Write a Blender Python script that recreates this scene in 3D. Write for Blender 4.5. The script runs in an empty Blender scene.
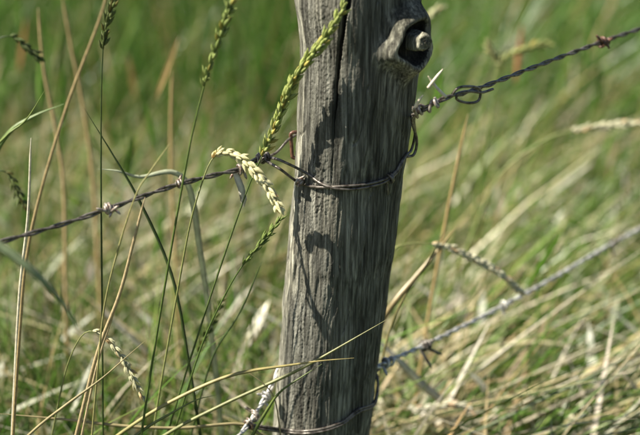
import bpy, math, random
import numpy as np
from mathutils import Vector

random.seed(7)
rng = np.random.default_rng(11)
scene = bpy.context.scene
col = scene.collection

# ------------------------------------------------------------------ camera
FPX = 1600.0                       # focal length in photo pixels (640 wide) = 90 mm on 36 mm film
PITCH = math.radians(20.0)
CAM = Vector((0.0, -1.363, 1.03))
cam_data = bpy.data.cameras.new("camera")
cam_data.sensor_width = 36.0
cam_data.lens = 90.0
cam_data.clip_start = 0.02
cam_data.clip_end = 2000.0
cam_data.dof.use_dof = True
cam_data.dof.focus_distance = 1.40
cam_data.dof.aperture_fstop = 3.7
cam = bpy.data.objects.new("camera", cam_data)
cam.location = CAM
cam.rotation_euler = (math.pi / 2 - PITCH, 0, 0)
col.objects.link(cam)
scene.camera = cam

# ------------------------------------------------------------------ sky + sun
SUN_EL = math.radians(48.0)
SUN_DIR = Vector((-1.0, -0.17, 0.0)).normalized() * math.cos(SUN_EL) + Vector((0, 0, math.sin(SUN_EL)))
world = bpy.data.worlds.new("World")
scene.world = world
world.use_nodes = True
wn = world.node_tree.nodes
wl = world.node_tree.links
wn.clear()
sky = wn.new("ShaderNodeTexSky")
sky.sky_type = 'NISHITA'
sky.sun_disc = False
sky.sun_elevation = SUN_EL
sky.sun_rotation = math.atan2(SUN_DIR.x, SUN_DIR.y)
bg = wn.new("ShaderNodeBackground")
bg.inputs['Strength'].default_value = 0.05
wo = wn.new("ShaderNodeOutputWorld")
wl.new(sky.outputs[0], bg.inputs['Color'])
wl.new(bg.outputs[0], wo.inputs['Surface'])

sun_data = bpy.data.lights.new("sun", 'SUN')
sun_data.energy = 5.0
sun_data.angle = math.radians(0.5)
sun_data.color = (1.0, 0.93, 0.80)
sun = bpy.data.objects.new("sun", sun_data)
sun.rotation_euler = SUN_DIR.to_track_quat('Z', 'Y').to_euler()
sun.location = SUN_DIR * 10
col.objects.link(sun)

scene.view_settings.view_transform = 'Standard'
scene.view_settings.look = 'None'
scene.view_settings.exposure = 1.08
scene.view_settings.gamma = 1.0
scene.view_settings.use_curve_mapping = False
scene.render.engine = 'CYCLES'
scene.cycles.use_denoising = True
scene.cycles.max_bounces = 6
scene.cycles.transmission_bounces = 4
scene.cycles.diffuse_bounces = 3


# ------------------------------------------------------------------ helpers
def P(x, y, Y):
    """point on the photo ray through pixel (x, y) at world depth Y"""
    u = (x - 320.0) / FPX
    v = (217.5 - y) / FPX
    d = Vector((u, math.cos(PITCH) + v * math.sin(PITCH), -math.sin(PITCH) + v * math.cos(PITCH)))
    t = (Y - CAM.y) / d.y
    return CAM + d * t


def catmull(pts, n):
    pts = [np.array(p, float) for p in pts]
    if len(pts) == 2:
        return np.array([pts[0] + (pts[1] - pts[0]) * t for t in np.linspace(0, 1, n)])
    ext = [2 * pts[0] - pts[1]] + pts + [2 * pts[-1] - pts[-2]]
    out = []
    L = [np.linalg.norm(pts[i + 1] - pts[i]) for i in range(len(pts) - 1)]
    tot = sum(L)
    for i in range(len(pts) - 1):
        m = max(2, int(round(n * L[i] / tot)))
        p0, p1, p2, p3 = ext[i:i + 4]
        for k in range(m):
            t = k / m
            out.append(0.5 * ((2 * p1) + (-p0 + p2) * t + (2 * p0 - 5 * p1 + 4 * p2 - p3) * t * t
                              + (-p0 + 3 * p1 - 3 * p2 + p3) * t ** 3))
    out.append(pts[-1])
    return np.array(out)


def resample(path, step):
    seg = np.linalg.norm(np.diff(path, axis=0), axis=1)
    s = np.concatenate([[0], np.cumsum(seg)])
    n = max(3, int(s[-1] / step) + 1)
    q = np.linspace(0, s[-1], n)
    return np.stack([np.interp(q, s, path[:, k]) for k in range(3)], 1)


def frames(path):
    t = np.gradient(path, axis=0)
    t /= np.linalg.norm(t, axis=1)[:, None] + 1e-12
    a = np.zeros_like(path)
    ref = np.array([0.0, 0, 1])
    if abs(t[0] @ ref) > 0.9:
        ref = np.array([0.0, 1, 0])
    v = ref - t[0] * (ref @ t[0])
    v /= np.linalg.norm(v)
    for i in range(len(path)):
        v = v - t[i] * (v @ t[i])
        v /= np.linalg.norm(v) + 1e-12
        a[i] = v
    b = np.cross(t, a)
    return t, a, b


class MB:
    """collects quads for one mesh, with a colour per vertex"""
    def __init__(self):
        self.v, self.f, self.c, self.n = [], [], [], 0

    def add(self, v, f, c=(1, 1, 1)):
        v = np.asarray(v, float)
        c = np.asarray(c, float)
        if c.ndim == 1:
            c = np.tile(c, (len(v), 1))
        self.v.append(v)
        self.c.append(c)
        self.f.append(np.asarray(f, np.int64) + self.n)
        self.n += len(v)

    def tube(self, path, r, sides=7, c=(1, 1, 1), cap=True):
        path = np.asarray(path, float)
        n = len(path)
        r = np.broadcast_to(np.asarray(r, float), (n,)) if np.ndim(r) <= 1 else r
        t, a, b = frames(path)
        ang = np.linspace(0, 2 * math.pi, sides, endpoint=False)
        v = path[:, None, :] + r[:, None, None] * (np.cos(ang)[None, :, None] * a[:, None, :] + np.sin(ang)[None, :, None] * b[:, None, :])
        v = v.reshape(-1, 3)
        i = np.arange(n - 1)[:, None] * sides
        j = np.arange(sides)[None, :]
        j2 = (j + 1) % sides
        f = np.stack([i + j, i + j2, i + sides + j2, i + sides + j], -1).reshape(-1, 4)
        cc = np.asarray(c, float)
        if cc.ndim == 2:
            cc = np.repeat(cc, sides, 0)
        if cap:
            e0, e1 = len(v), len(v) + 1
            v = np.vstack([v, path[:1], path[-1:]])
            if cc.ndim == 2:
                cc = np.vstack([cc, cc[:1], cc[-1:]])
            jj = np.arange(sides)
            k2 = (jj + 1) % sides
            last = (n - 1) * sides
            # degenerate-free caps: two sides per quad
            f0 = np.stack([np.full(sides, e0), k2, jj, jj], -1)
            f1 = np.stack([np.full(sides, e1), last + jj, last + k2, last + k2], -1)
            self.add(v, f, cc)
            self.tri = getattr(self, 'tri', [])
            base = self.n - len(v)
            self.tri.append(np.vstack([f0[:, :3], f1[:, :3]]) + base)
        else:
            self.add(v, f, cc)

    def build(self, name, mat, parent=None, origin=None, smooth=True):
        v = np.concatenate(self.v)
        f = np.concatenate(self.f)
        c = np.concatenate(self.c)
        tri = np.concatenate(self.tri) if getattr(self, 'tri', None) else np.zeros((0, 3), np.int64)
        o = np.zeros(3) if origin is None else np.array(origin, float)
        me = bpy.data.meshes.new(name)
        nq, nt = len(f), len(tri)
        me.vertices.add(len(v))
        me.vertices.foreach_set("co", (v - o).astype(np.float32).ravel())
        me.loops.add(nq * 4 + nt * 3)
        me.loops.foreach_set("vertex_index", np.concatenate([f.ravel(), tri.ravel()]).astype(np.int32))
        me.polygons.add(nq + nt)
        ls = np.concatenate([np.arange(nq) * 4, nq * 4 + np.arange(nt) * 3]).astype(np.int32)
        me.polygons.foreach_set("loop_start", ls)
        me.polygons.foreach_set("use_smooth", np.full(nq + nt, smooth))
        at = me.attributes.new("tint", 'FLOAT_COLOR', 'POINT')
        at.data.foreach_set("color", np.hstack([c, np.ones((len(c), 1))]).astype(np.float32).ravel())
        me.update(calc_edges=True)
        me.validate()
        me.materials.append(mat)
        ob = bpy.data.objects.new(name, me)
        col.objects.link(ob)
        if parent is not None:
            ob.parent = parent
        elif origin is not None:
            ob.location = origin
        return ob


def thing(name, label, cat, loc, group=None):
    o = bpy.data.objects.new(name, None)
    o.empty_display_size = 0.02
    col.objects.link(o)
    o.location = loc
    tag(o, label, cat, group)
    return o


def tag(o, label, cat, group=None):
    o["label"] = label
    o["category"] = cat
    if group:
        o["group"] = group


# ------------------------------------------------------------------ materials
def new_mat(name):
    m = bpy.data.materials.new(name)
    m.use_nodes = True
    nt = m.node_tree
    nt.nodes.clear()
    out = nt.nodes.new("ShaderNodeOutputMaterial")
    return m, nt, out


def N(nt, typ, **kw):
    n = nt.nodes.new(typ)
    for k, v in kw.items():
        setattr(n, k, v)
    return n


def ramp(nt, stops):
    r = nt.nodes.new("ShaderNodeValToRGB")
    el = r.color_ramp.elements
    while len(el) < len(stops):
        el.new(0.5)
    for e, (p, c) in zip(el, stops):
        e.position = p
        e.color = (*c, 1) if len(c) == 3 else c
    return r


def mat_grass(name, trans=0.35, rough=0.45, spec=0.35, noise_scale=120):
    m, nt, out = new_mat(name)
    L = nt.links.new
    at = N(nt, "ShaderNodeAttribute", attribute_name="tint")
    nz = N(nt, "ShaderNodeTexNoise")
    nz.inputs['Scale'].default_value = noise_scale
    geo = N(nt, "ShaderNodeNewGeometry")
    L(geo.outputs['Position'], nz.inputs['Vector'])
    mp = N(nt, "ShaderNodeMapRange")
    mp.inputs['From Min'].default_value = 0.3
    mp.inputs['From Max'].default_value = 0.7
    mp.inputs['To Min'].default_value = 0.78
    mp.inputs['To Max'].default_value = 1.2
    L(nz.outputs['Fac'], mp.inputs['Value'])
    mul = N(nt, "ShaderNodeMix", data_type='RGBA', blend_type='MULTIPLY')
    mul.inputs[0].default_value = 1.0
    L(at.outputs['Color'], mul.inputs[6])
    L(mp.outputs[0], mul.inputs[7])
    pr = N(nt, "ShaderNodeBsdfPrincipled")
    pr.inputs['Roughness'].default_value = rough
    pr.inputs['Specular IOR Level'].default_value = spec
    L(mul.outputs[2], pr.inputs['Base Color'])
    tr = N(nt, "ShaderNodeBsdfTranslucent")
    L(mul.outputs[2], tr.inputs['Color'])
    mx = N(nt, "ShaderNodeMixShader")
    mx.inputs[0].default_value = trans
    L(pr.outputs[0], mx.inputs[1])
    L(tr.outputs[0], mx.inputs[2])
    L(mx.outputs[0], out.inputs['Surface'])
    return m


M_GRASS = mat_grass("grass_blades", 0.36, 0.36, 0.5)
M_STEM = mat_grass("grass_stem", 0.15, 0.45, 0.4, 300)
M_EAR = mat_grass("seed_ear", 0.25, 0.6, 0.2, 700)


def mat_wood():
    m, nt, out = new_mat("weathered_wood")
    L = nt.links.new
    tc = N(nt, "ShaderNodeTexCoord")

    def noise(scale, sc, detail=4, rough=0.6, dist=0.0):
        mp = N(nt, "ShaderNodeMapping")
        mp.inputs['Scale'].default_value = sc
        L(tc.outputs['Object'], mp.inputs['Vector'])
        n = N(nt, "ShaderNodeTexNoise")
        n.inputs['Scale'].default_value = scale
        n.inputs['Detail'].default_value = detail
        n.inputs['Roughness'].default_value = rough
        n.inputs['Distortion'].default_value = dist
        L(mp.outputs[0], n.inputs['Vector'])
        return n
    fib = noise(420, (1, 1, 0.035), 5, 0.65, 0.3)       # fine fibres
    band = noise(95, (1, 1, 0.03), 4, 0.6, 0.5)         # growth streaks
    blot = noise(22, (1, 1, 0.45), 5, 0.6)              # weather blotches
    grit = noise(700, (1, 1, 0.6), 3, 0.7)              # lichen grit
    r1 = ramp(nt, [(0.30, (0.035, 0.032, 0.027)), (0.45, (0.105, 0.104, 0.092)), (0.58, (0.235, 0.232, 0.208)), (0.72, (0.46, 0.455, 0.415))])
    L(fib.outputs['Fac'], r1.inputs[0])
    r2 = ramp(nt, [(0.32, (0.30, 0.29, 0.27)), (0.5, (0.78, 0.78, 0.75)), (0.68, (1.18, 1.18, 1.14))])
    L(band.outputs['Fac'], r2.inputs[0])
    mx = N(nt, "ShaderNodeMix", data_type='RGBA', blend_type='MULTIPLY')
    mx.inputs[0].default_value = 1
    L(r1.outputs[0], mx.inputs[6])
    L(r2.outputs[0], mx.inputs[7])
    r3 = ramp(nt, [(0.34, (0.50, 0.50, 0.44)), (0.5, (0.95, 0.95, 0.92)), (0.66, (1.12, 1.09, 1.0))])
    L(blot.outputs['Fac'], r3.inputs[0])
    mx2 = N(nt, "ShaderNodeMix", data_type='RGBA', blend_type='MULTIPLY')
    mx2.inputs[0].default_value = 1
    L(mx.outputs[2], mx2.inputs[6])
    L(r3.outputs[0], mx2.inputs[7])
    at = N(nt, "ShaderNodeAttribute", attribute_name="tint")
    mx3 = N(nt, "ShaderNodeMix", data_type='RGBA', blend_type='MULTIPLY')
    mx3.inputs[0].default_value = 1
    L(mx2.outputs[2], mx3.inputs[6])
    L(at.outputs['Color'], mx3.inputs[7])
    pr = N(nt, "ShaderNodeBsdfPrincipled")
    pr.inputs['Roughness'].default_value = 0.75
    pr.inputs['Specular IOR Level'].default_value = 0.25
    L(mx3.outputs[2], pr.inputs['Base Color'])
    b1 = N(nt, "ShaderNodeBump")
    b1.inputs['Strength'].default_value = 0.9
    b1.inputs['Distance'].default_value = 0.0011
    L(fib.outputs['Fac'], b1.inputs['Height'])
    b2 = N(nt, "ShaderNodeBump")
    b2.inputs['Strength'].default_value = 0.5
    b2.inputs['Distance'].default_value = 0.0012
    L(grit.outputs['Fac'], b2.inputs['Height'])
    L(b1.outputs[0], b2.inputs['Normal'])
    L(b2.outputs[0], pr.inputs['Normal'])
    L(pr.outputs[0], out.inputs['Surface'])
    return m


def mat_wire(name, base, rust, rust_amt, metallic=0.75):
    m, nt, out = new_mat(name)
    L = nt.links.new
    geo = N(nt, "ShaderNodeNewGeometry")
    n = N(nt, "ShaderNodeTexNoise")
    n.inputs['Scale'].default_value = 260
    n.inputs['Detail'].default_value = 5
    L(geo.outputs['Position'], n.inputs['Vector'])
    r = ramp(nt, [(max(0.05, rust_amt - 0.1), rust), (rust_amt + 0.08, base), (0.85, tuple(min(1, b * 1.5) for b in base))])
    L(n.outputs['Fac'], r.inputs[0])
    pr = N(nt, "ShaderNodeBsdfPrincipled")
    L(r.outputs[0], pr.inputs['Base Color'])
    pr.inputs['Metallic'].default_value = metallic
    pr.inputs['Roughness'].default_value = 0.36
    bp = N(nt, "ShaderNodeBump")
    bp.inputs['Strength'].default_value = 0.4
    bp.inputs['Distance'].default_value = 0.0004
    L(n.outputs['Fac'], bp.inputs['Height'])
    L(bp.outputs[0], pr.inputs['Normal'])
    L(pr.outputs[0], out.inputs['Surface'])
    return m


M_WOOD = mat_wood()
M_WIRE = mat_wire("weathered_wire", (0.15, 0.135, 0.115), (0.045, 0.034, 0.026), 0.46, 0.35)
M_BARB = mat_wire("barb_wire", (0.36, 0.32, 0.27), (0.16, 0.09, 0.06), 0.45, 0.25)
M_ZINC = mat_wire("galvanised_wire", (0.58, 0.57, 0.53), (0.16, 0.14, 0.12), 0.42, 0.3)
M_SUNLIT = mat_wire("sunlit_wire", (0.62, 0.56, 0.43), (0.30, 0.22, 0.14), 0.36, 0.0)  # sunlit barb ends: their brightness is put into the base colour
M_RUST = mat_wire("rusty_iron", (0.17, 0.085, 0.055), (0.06, 0.03, 0.02), 0.5, 0.1)


def mat_soil():
    m, nt, out = new_mat("meadow_soil")
    L = nt.links.new
    geo = N(nt, "ShaderNodeNewGeometry")
    n = N(nt, "ShaderNodeTexNoise")
    n.inputs['Scale'].default_value = 14
    n.inputs['Detail'].default_value = 8
    L(geo.outputs['Position'], n.inputs['Vector'])
    r = ramp(nt, [(0.3, (0.03, 0.035, 0.012)), (0.5, (0.07, 0.08, 0.028)), (0.7, (0.13, 0.11, 0.05))])
    L(n.outputs['Fac'], r.inputs[0])
    pr = N(nt, "ShaderNodeBsdfPrincipled")
    pr.inputs['Roughness'].default_value = 0.9
    L(r.outputs[0], pr.inputs['Base Color'])
    bp = N(nt, "ShaderNodeBump")
    bp.inputs['Distance'].default_value = 0.02
    L(n.outputs['Fac'], bp.inputs['Height'])
    L(bp.outputs[0], pr.inputs['Normal'])
    L(pr.outputs[0], out.inputs['Surface'])
    return m


# ------------------------------------------------------------------ ground
def build_ground():
    me = bpy.data.meshes.new("ground")
    xs = [-600, -60, -12, -4, -2, 0, 2, 4, 12, 60, 600]
    vs, fs = [], []
    for y in xs:
        for x in xs:
            d = math.hypot(x, y)
            vs.append((x, y, 0.0 if d < 20 else 0.0))
    k = len(xs)
    for j in range(k - 1):
        for i in range(k - 1):
            fs.append((j * k + i, j * k + i + 1, (j + 1) * k + i + 1, (j + 1) * k + i))
    me.from_pydata(vs, [], fs)
    me.materials.append(mat_soil())
    o = bpy.data.objects.new("ground", me)
    o["kind"] = "structure"
    col.objects.link(o)


build_ground()

# ------------------------------------------------------------------ fence post
EDGE = [(0, 296, 421), (20, 299, 421.5), (40, 301, 421), (67, 301, 418.5), (105, 299, 414), (150, 296, 408), (176, 295, 403),
        (232, 290, 396), (281, 285.5, 389), (347, 281, 380), (430, 273.5, 369.5)]
EDGE_P = [(P(l, y, 0.0), P(r, y, 0.0)) for y, l, r in EDGE]
EZ = np.array([p.z for p, q in EDGE_P])[::-1]
EXL = np.array([p.x for p, q in EDGE_P])[::-1]
EXR = np.array([q.x for p, q in EDGE_P])[::-1]
_slope_c = ((EXL + EXR) / 2)[3:9]
SL = np.polyfit(EZ, (EXL + EXR) / 2, 1)[0]


def post_c(z):
    z = np.asarray(z, float)
    c = np.interp(z, EZ, (EXL + EXR) / 2)
    c = c + SL * np.where(z < EZ[0], z - EZ[0], 0) + SL * np.where(z > EZ[-1], z - EZ[-1], 0)
    return c


def post_r(z):
    return np.interp(z, EZ, (EXR - EXL) / 2)


def post_k(th):
    s, c = np.abs(np.sin(th)), np.abs(np.cos(th))
    front_left = (np.sin(th) < 0) & (np.cos(th) > 0)
    n = np.where(front_left, 2.45, 2.05)
    return (s ** n + c ** n) ** (-1.0 / n)


def ridge(th):
    """blunt ridge down the front of the post, along the crack"""
    return 0.0055 * np.clip(1 - np.abs(np.asarray(th) + 0.20) / 0.62, 0, 1)


def on_post(x, y, off=0.0012):
    """point where the photo ray through (x, y) meets the post, lifted by off"""
    best, bestp = 1e9, None
    for Y in np.linspace(-0.075, 0.02, 400):
        p = P(x, y, Y)
        dx, dy = p.x - post_c(p.z), p.y
        th = math.atan2(dx, -dy)
        rad = math.hypot(dx, dy)
        surf = float(post_r(p.z) * post_k(np.array(th)) + ridge(th)) + off
        e = rad - surf
        if e <= 0:
            return np.array(p)
        if e < best:
            best, bestp = e, (p, th, surf)
    p, th, surf = bestp
    return np.array((post_c(p.z) + surf * math.sin(th), -surf * math.cos(th), p.z))


def around_post(th, z, off=0.0012):
    r = float(post_r(z) * post_k(np.array(th)) + ridge(th)) + off
    return np.array((float(post_c(z)) + r * math.sin(th), -r * math.cos(th), z))


def smooth_noise(shape, cells, seed):
    """value noise on a grid (rows, columns); columns wrap"""
    g = np.random.default_rng(seed).random((cells[0] + 2, cells[1]))
    rr = np.linspace(0, cells[0], shape[0])
    cc = np.linspace(0, cells[1], shape[1], endpoint=False)
    r0, c0 = np.floor(rr).astype(int), np.floor(cc).astype(int)
    fr, fc = rr - r0, cc - c0
    fr, fc = fr * fr * (3 - 2 * fr), fc * fc * (3 - 2 * fc)
    c1 = (c0 + 1) % cells[1]
    a = g[r0][:, c0] * (1 - fc) + g[r0][:, c1] * fc
    b = g[r0 + 1][:, c0] * (1 - fc) + g[r0 + 1][:, c1] * fc
    return a * (1 - fr)[:, None] + b * fr[:, None]


POST_TOP = 1.16


def build_post():
    root = thing("fence_post", "weathered grey wooden fence post with dark knot and long crack", "fence post", (float(post_c(0.0)), 0, 0))
    o = np.array(root.location)
    zs = np.concatenate([np.linspace(-0.3, 0.24, 60, endpoint=False), np.linspace(0.24, 0.80, 620, endpoint=False), np.linspace(0.80, POST_TOP, 90)])
    nth = 560
    th = np.linspace(-math.pi, math.pi, nth, endpoint=False)
    R, C = len(zs), nth
    Z = zs[:, None]
    T = np.broadcast_to(th[None, :], (R, C))
    rad = post_r(zs)[:, None] * post_k(T) + ridge(T)
    arc = T * 0.05
    # --- grain: fibres that wander a little along the height
    wob = (smooth_noise((R, C), (14, 12), 3) - 0.5) * 10
    cols = np.arange(C)[None, :] + wob

    def fib(cells, rows, seed):
        g = smooth_noise((R, C), (rows, cells), seed)
        ci = cols % C
        c0 = np.floor(ci).astype(int) % C
        f = ci - np.floor(ci)
        ri = np.arange(R)[:, None]
        return g[ri, c0] * (1 - f) + g[ri, (c0 + 1) % C] * f
    f1 = fib(70, 16, 5)
    f2 = fib(150, 34, 6)
    f3 = fib(275, 60, 8)
    d = (f1 - 0.5) * 0.0008 + (f2 - 0.5) * 0.0008 + (f3 - 0.5) * 0.0007
    # narrow weather checks: sharp valleys in the medium noise
    chk = np.clip(1 - np.abs(fib(46, 12, 21) - 0.5) / 0.05, 0, 1) * (fib(20, 9, 22) > 0.5)
    d -= chk * 0.0011
    d += (smooth_noise((R, C), (26, 9), 9) - 0.5) * 0.0022
    # rough lichen-grit band on the left front
    grit_mask = np.exp(-((T + 0.62) / 0.42) ** 2) * np.clip(0.3 + 1.3 * smooth_noise((R, C), (16, 14), 31), 0, 1)
    grit = smooth_noise((R, C), (700, 330), 32) + 0.6 * smooth_noise((R, C), (330, 240), 33)
    d += grit_mask * (grit - 0.9) * 0.0011
    tint = np.ones((R, C, 3))
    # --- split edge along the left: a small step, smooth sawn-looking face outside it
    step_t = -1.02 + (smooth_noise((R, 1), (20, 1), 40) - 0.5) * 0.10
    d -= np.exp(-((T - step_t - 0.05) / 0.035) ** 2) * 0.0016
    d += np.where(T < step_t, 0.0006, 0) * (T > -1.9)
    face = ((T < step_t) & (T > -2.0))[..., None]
    tint = np.where(face, tint * np.array([1.75, 1.73, 1.68]), tint)  # bleached split face, lightened further in the tint to look sunlit
    # --- the long crack
    cz = [P(320, y, -0.048).z for y in (435, 175, 150, 120, 60, 6)]
    zc = np.array(cz)
    thc = []
    for (x, y) in ((332, 175), (333, 150), (334, 120), (338, 60), (347, 6)):
        p = on_post(x, y, 0)
        thc.append((p[2], math.atan2(p[0] - post_c(p[2]), -p[1])))
    thc = np.array(sorted(thc))
    ct = np.interp(zs, thc[:, 0], thc[:, 1])[:, None] + (smooth_noise((R, 1), (60, 1), 50) - 0.5) * 0.02
    wid = np.interp(zs, [thc[0, 0] - 0.03, thc[0, 0], thc[2, 0], thc[3, 0], thc[4, 0] + 0.01], [0, 0.010, 0.022, 0.040, 0.052])[:, None]
    prof = np.clip(1 - np.abs(T - ct) / (wid + 1e-6), 0, 1) ** 0.6
    depth = np.interp(zs, [thc[0, 0] - 0.03, thc[0, 0], thc[2, 0], thc[4, 0]], [0, 0.0025, 0.008, 0.016])[:, None]
    d -= prof * depth * (wid > 0.001)
    # --- knot on the right front: collar, dark hollow round a broken stub
    kp = on_post(406, 42, 0)
    kz, kt = kp[2], math.atan2(kp[0] - post_c(kp[2]), -kp[1])
    ang = np.arctan2(Z - kz, (T - kt) * 0.055)
    rr = np.sqrt((((T - kt) * 0.055) / 0.0162) ** 2 + ((Z - kz) / 0.0205) ** 2)
    rr = rr * (1 + 0.10 * np.sin(ang * 3 + 1) + 0.06 * np.sin(ang * 5))
    d += 0.0160 * np.exp(-(np.clip(rr - 0.95, 0, None) / 0.55) ** 2) * np.where(rr < 0.95, 1, 1)
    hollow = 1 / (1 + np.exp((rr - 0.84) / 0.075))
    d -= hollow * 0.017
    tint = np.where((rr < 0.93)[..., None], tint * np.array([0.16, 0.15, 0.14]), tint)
    tint = np.where(((rr > 0.93) & (rr < 1.5))[..., None], tint * np.array([1.45, 1.42, 1.34]), tint)  # collar lightened in the tint, painting in the sun it catches
    # fade the knot grain: none needed
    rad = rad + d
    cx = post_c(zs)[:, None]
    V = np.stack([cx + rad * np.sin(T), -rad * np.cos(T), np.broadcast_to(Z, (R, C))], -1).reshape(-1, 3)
    i = np.arange(R - 1)[:, None] * C
    j = np.arange(C)[None, :]
    j2 = (j + 1) % C
    F = np.stack([i + j, i + j2, i + C + j2, i + C + j], -1).reshape(-1, 4)
    mb = MB()
    # the weathered top, sloping in to the heart
    top = (R - 1) * C
    rings = [V]
    Fs = [F]
    base = top
    n0 = len(V)
    ctr = np.array([float(post_c(POST_TOP)), 0, POST_TOP])
    for s, dz in ((0.93, 0.006), (0.7, 0.009), (0.4, 0.008), (0.06, 0.010)):
        ring = ctr + (V[top:top + C] - ctr) * s
        ring[:, 2] = POST_TOP + dz + (np.random.default_rng(int(s * 100)).random(C) - 0.5) * 0.003
        rings.append(ring)
        b2 = n0
        jj = np.arange(C)
        Fs.append(np.stack([base + jj, base + (jj + 1) % C, b2 + (jj + 1) % C, b2 + jj], -1))
        base = b2
        n0 += C
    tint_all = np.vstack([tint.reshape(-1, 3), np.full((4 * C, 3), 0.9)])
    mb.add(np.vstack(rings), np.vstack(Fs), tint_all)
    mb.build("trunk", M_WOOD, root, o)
    # broken branch stub sitting in the hollow
    rad_d = np.array([math.sin(kt), -math.cos(kt), 0.0])
    ks = kt - 0.38
    nrm = np.array([math.sin(ks), -math.cos(ks), 0.12])
    nrm /= np.linalg.norm(nrm)
    tan = np.array([math.cos(ks), math.sin(ks), 0.0])
    up = np.array([0, 0, 1.0])
    base_p = np.array((float(post_c(kz)), 0, kz)) + rad_d * (float(post_r(kz)) - 0.008) + np.array([math.cos(kt), math.sin(kt), 0]) * 0.0095
    rings, sides = 11, 26
    vv = []
    r2 = np.random.default_rng(4)
    lump = r2.random((rings, sides)) - 0.5
    prof = [(0.0, 1.0), (0.4, 0.98), (0.75, 0.92), (0.92, 0.85), (1.0, 0.74), (1.02, 0.6), (0.98, 0.48), (1.04, 0.36), (1.0, 0.25), (1.05, 0.13), (1.03, 0.02)]
    for k, (h, s) in enumerate(prof):
        for q in range(sides):
            a = 2 * math.pi * q / sides
            wob = 1 + 0.10 * math.sin(a * 2 + 0.6) + 0.06 * math.sin(a * 5 + 1) + lump[k, q] * 0.10
            hh = 0.035 * h + (lump[k, q] * 0.0028 if k > 3 else 0) + (0.0026 * math.sin(a + 0.8) * s if k > 2 else 0)
            vv.append(base_p + nrm * hh + tan * (0.0074 * s * wob * math.cos(a)) + up * (0.0092 * s * wob * math.sin(a)))
    ff = []
    for k in range(rings - 1):
        for q in range(sides):
            q2 = (q + 1) % sides
            ff.append((k * sides + q, k * sides + q2, (k + 1) * sides + q2, (k + 1) * sides + q))
    sb = MB()
    sb.add(vv, ff, (2.2, 2.15, 2.0))
    s = sb.build("branch_stub", M_WOOD, root, o)
    s["label"] = "pale broken branch stub inside the dark knot"
    # rusty staple on the left edge of the post
    st = MB()
    a0 = around_post(-1.62, P(291, 134, 0).z, 0.0005)
    pts = [a0 + np.array([0.012, 0.001, 0]), a0 + np.array([-0.0035, -0.001, 0.001]), a0 + np.array([-0.0050, -0.0015, -0.004]),
           a0 + np.array([-0.0045, -0.002, -0.012]), a0 + np.array([-0.0040, -0.002, -0.020]), a0 + np.array([-0.0020, -0.002, -0.0225]), a0 + np.array([0.012, 0, -0.0225])]
    st.tube(resample(catmull(pts, 60), 0.001), 0.0017, 8)
    s = st.build("staple", M_RUST, root, o)
    s["label"] = "rusty staple driven into the left edge of the post"
    return root


build_post()


# ------------------------------------------------------------------ barbed wire
def twisted(path, period=0.046, off=0.00125, phase=0.0, step=0.0022):
    path = resample(path, step)
    t, a, b = frames(path)
    s = np.arange(len(path)) * step
    w = 2 * math.pi * s / period + phase + 0.5 * np.sin(s * 17)
    return path + off * (np.cos(w)[:, None] * a + np.sin(w)[:, None] * b)


def barb_mesh(center, axis, ends, turns=2.2, rw=0.00095, rc=0.0036, span=0.006):
    center = np.array(center, float)
    axis = np.array(axis, float)
    axis /= np.linalg.norm(axis)
    e0 = np.array(ends[0], float)
    e0p = e0 - axis * (e0 @ axis)
    e0p /= np.linalg.norm(e0p) + 1e-9
    u = np.cross(axis, e0p)
    # the coil starts where the first end leaves tangentially
    pts = []
    n = int(turns * 14)
    tw = []
    for i in range(n + 1):
        a = 2 * math.pi * turns * i / n
        jr = 1 + 0.22 * math.sin(a * 0.61 + center[0] * 90) + 0.1 * math.sin(a * 1.7)
        tw.append(center + axis * (span * (i / n - 0.5) + 0.09 * span * math.sin(a * 0.43 + 1)) + rc * jr * (math.cos(a) * u + math.sin(a) * e0p))
    tw = np.array(tw)
    first = tw[0] - np.array(ends[0]) * 1.0
    p = [tw[0] + np.array(ends[0], float) * -1.0] + list(tw)
    # use ends as offsets of the tips from the coil ends
    tip0 = tw[0] + np.array(ends[0], float)
    tip1 = tw[-1] + np.array(ends[1], float)
    path = np.vstack([np.linspace(tip0, tw[0], 6)[:-1], tw, np.linspace(tw[-1], tip1, 6)[1:]])
    r = np.full(len(path), rw)
    r[0] = rw * 0.25
    r[-1] = rw * 0.25
    mb = MB()
    mb.tube(path, r, 7)
    return mb


def px_dir(p, dx, dy, dY=0.0, scale=None):
    """world offset for a step of (dx, dy) photo pixels at the depth of p"""
    depth = (Vector(p) - CAM).length
    m = depth / FPX
    return np.array([dx * m, dY - dy * m * math.sin(PITCH) * 0.0, -dy * m / math.cos(PITCH) * 0.94])


def at_x(path, x):
    """index of the path point whose photo column is nearest x"""
    best, bi = 1e9, 0
    for i, p in enumerate(path):
        q = Vector(p) - CAM
        f = q.y * math.cos(PITCH) - q.z * math.sin(PITCH)
        if f < 0.05:
            continue
        u = q.x / f * FPX + 320
        if abs(u - x) < best:
            best, bi = abs(u - x), i
    return bi


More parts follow.
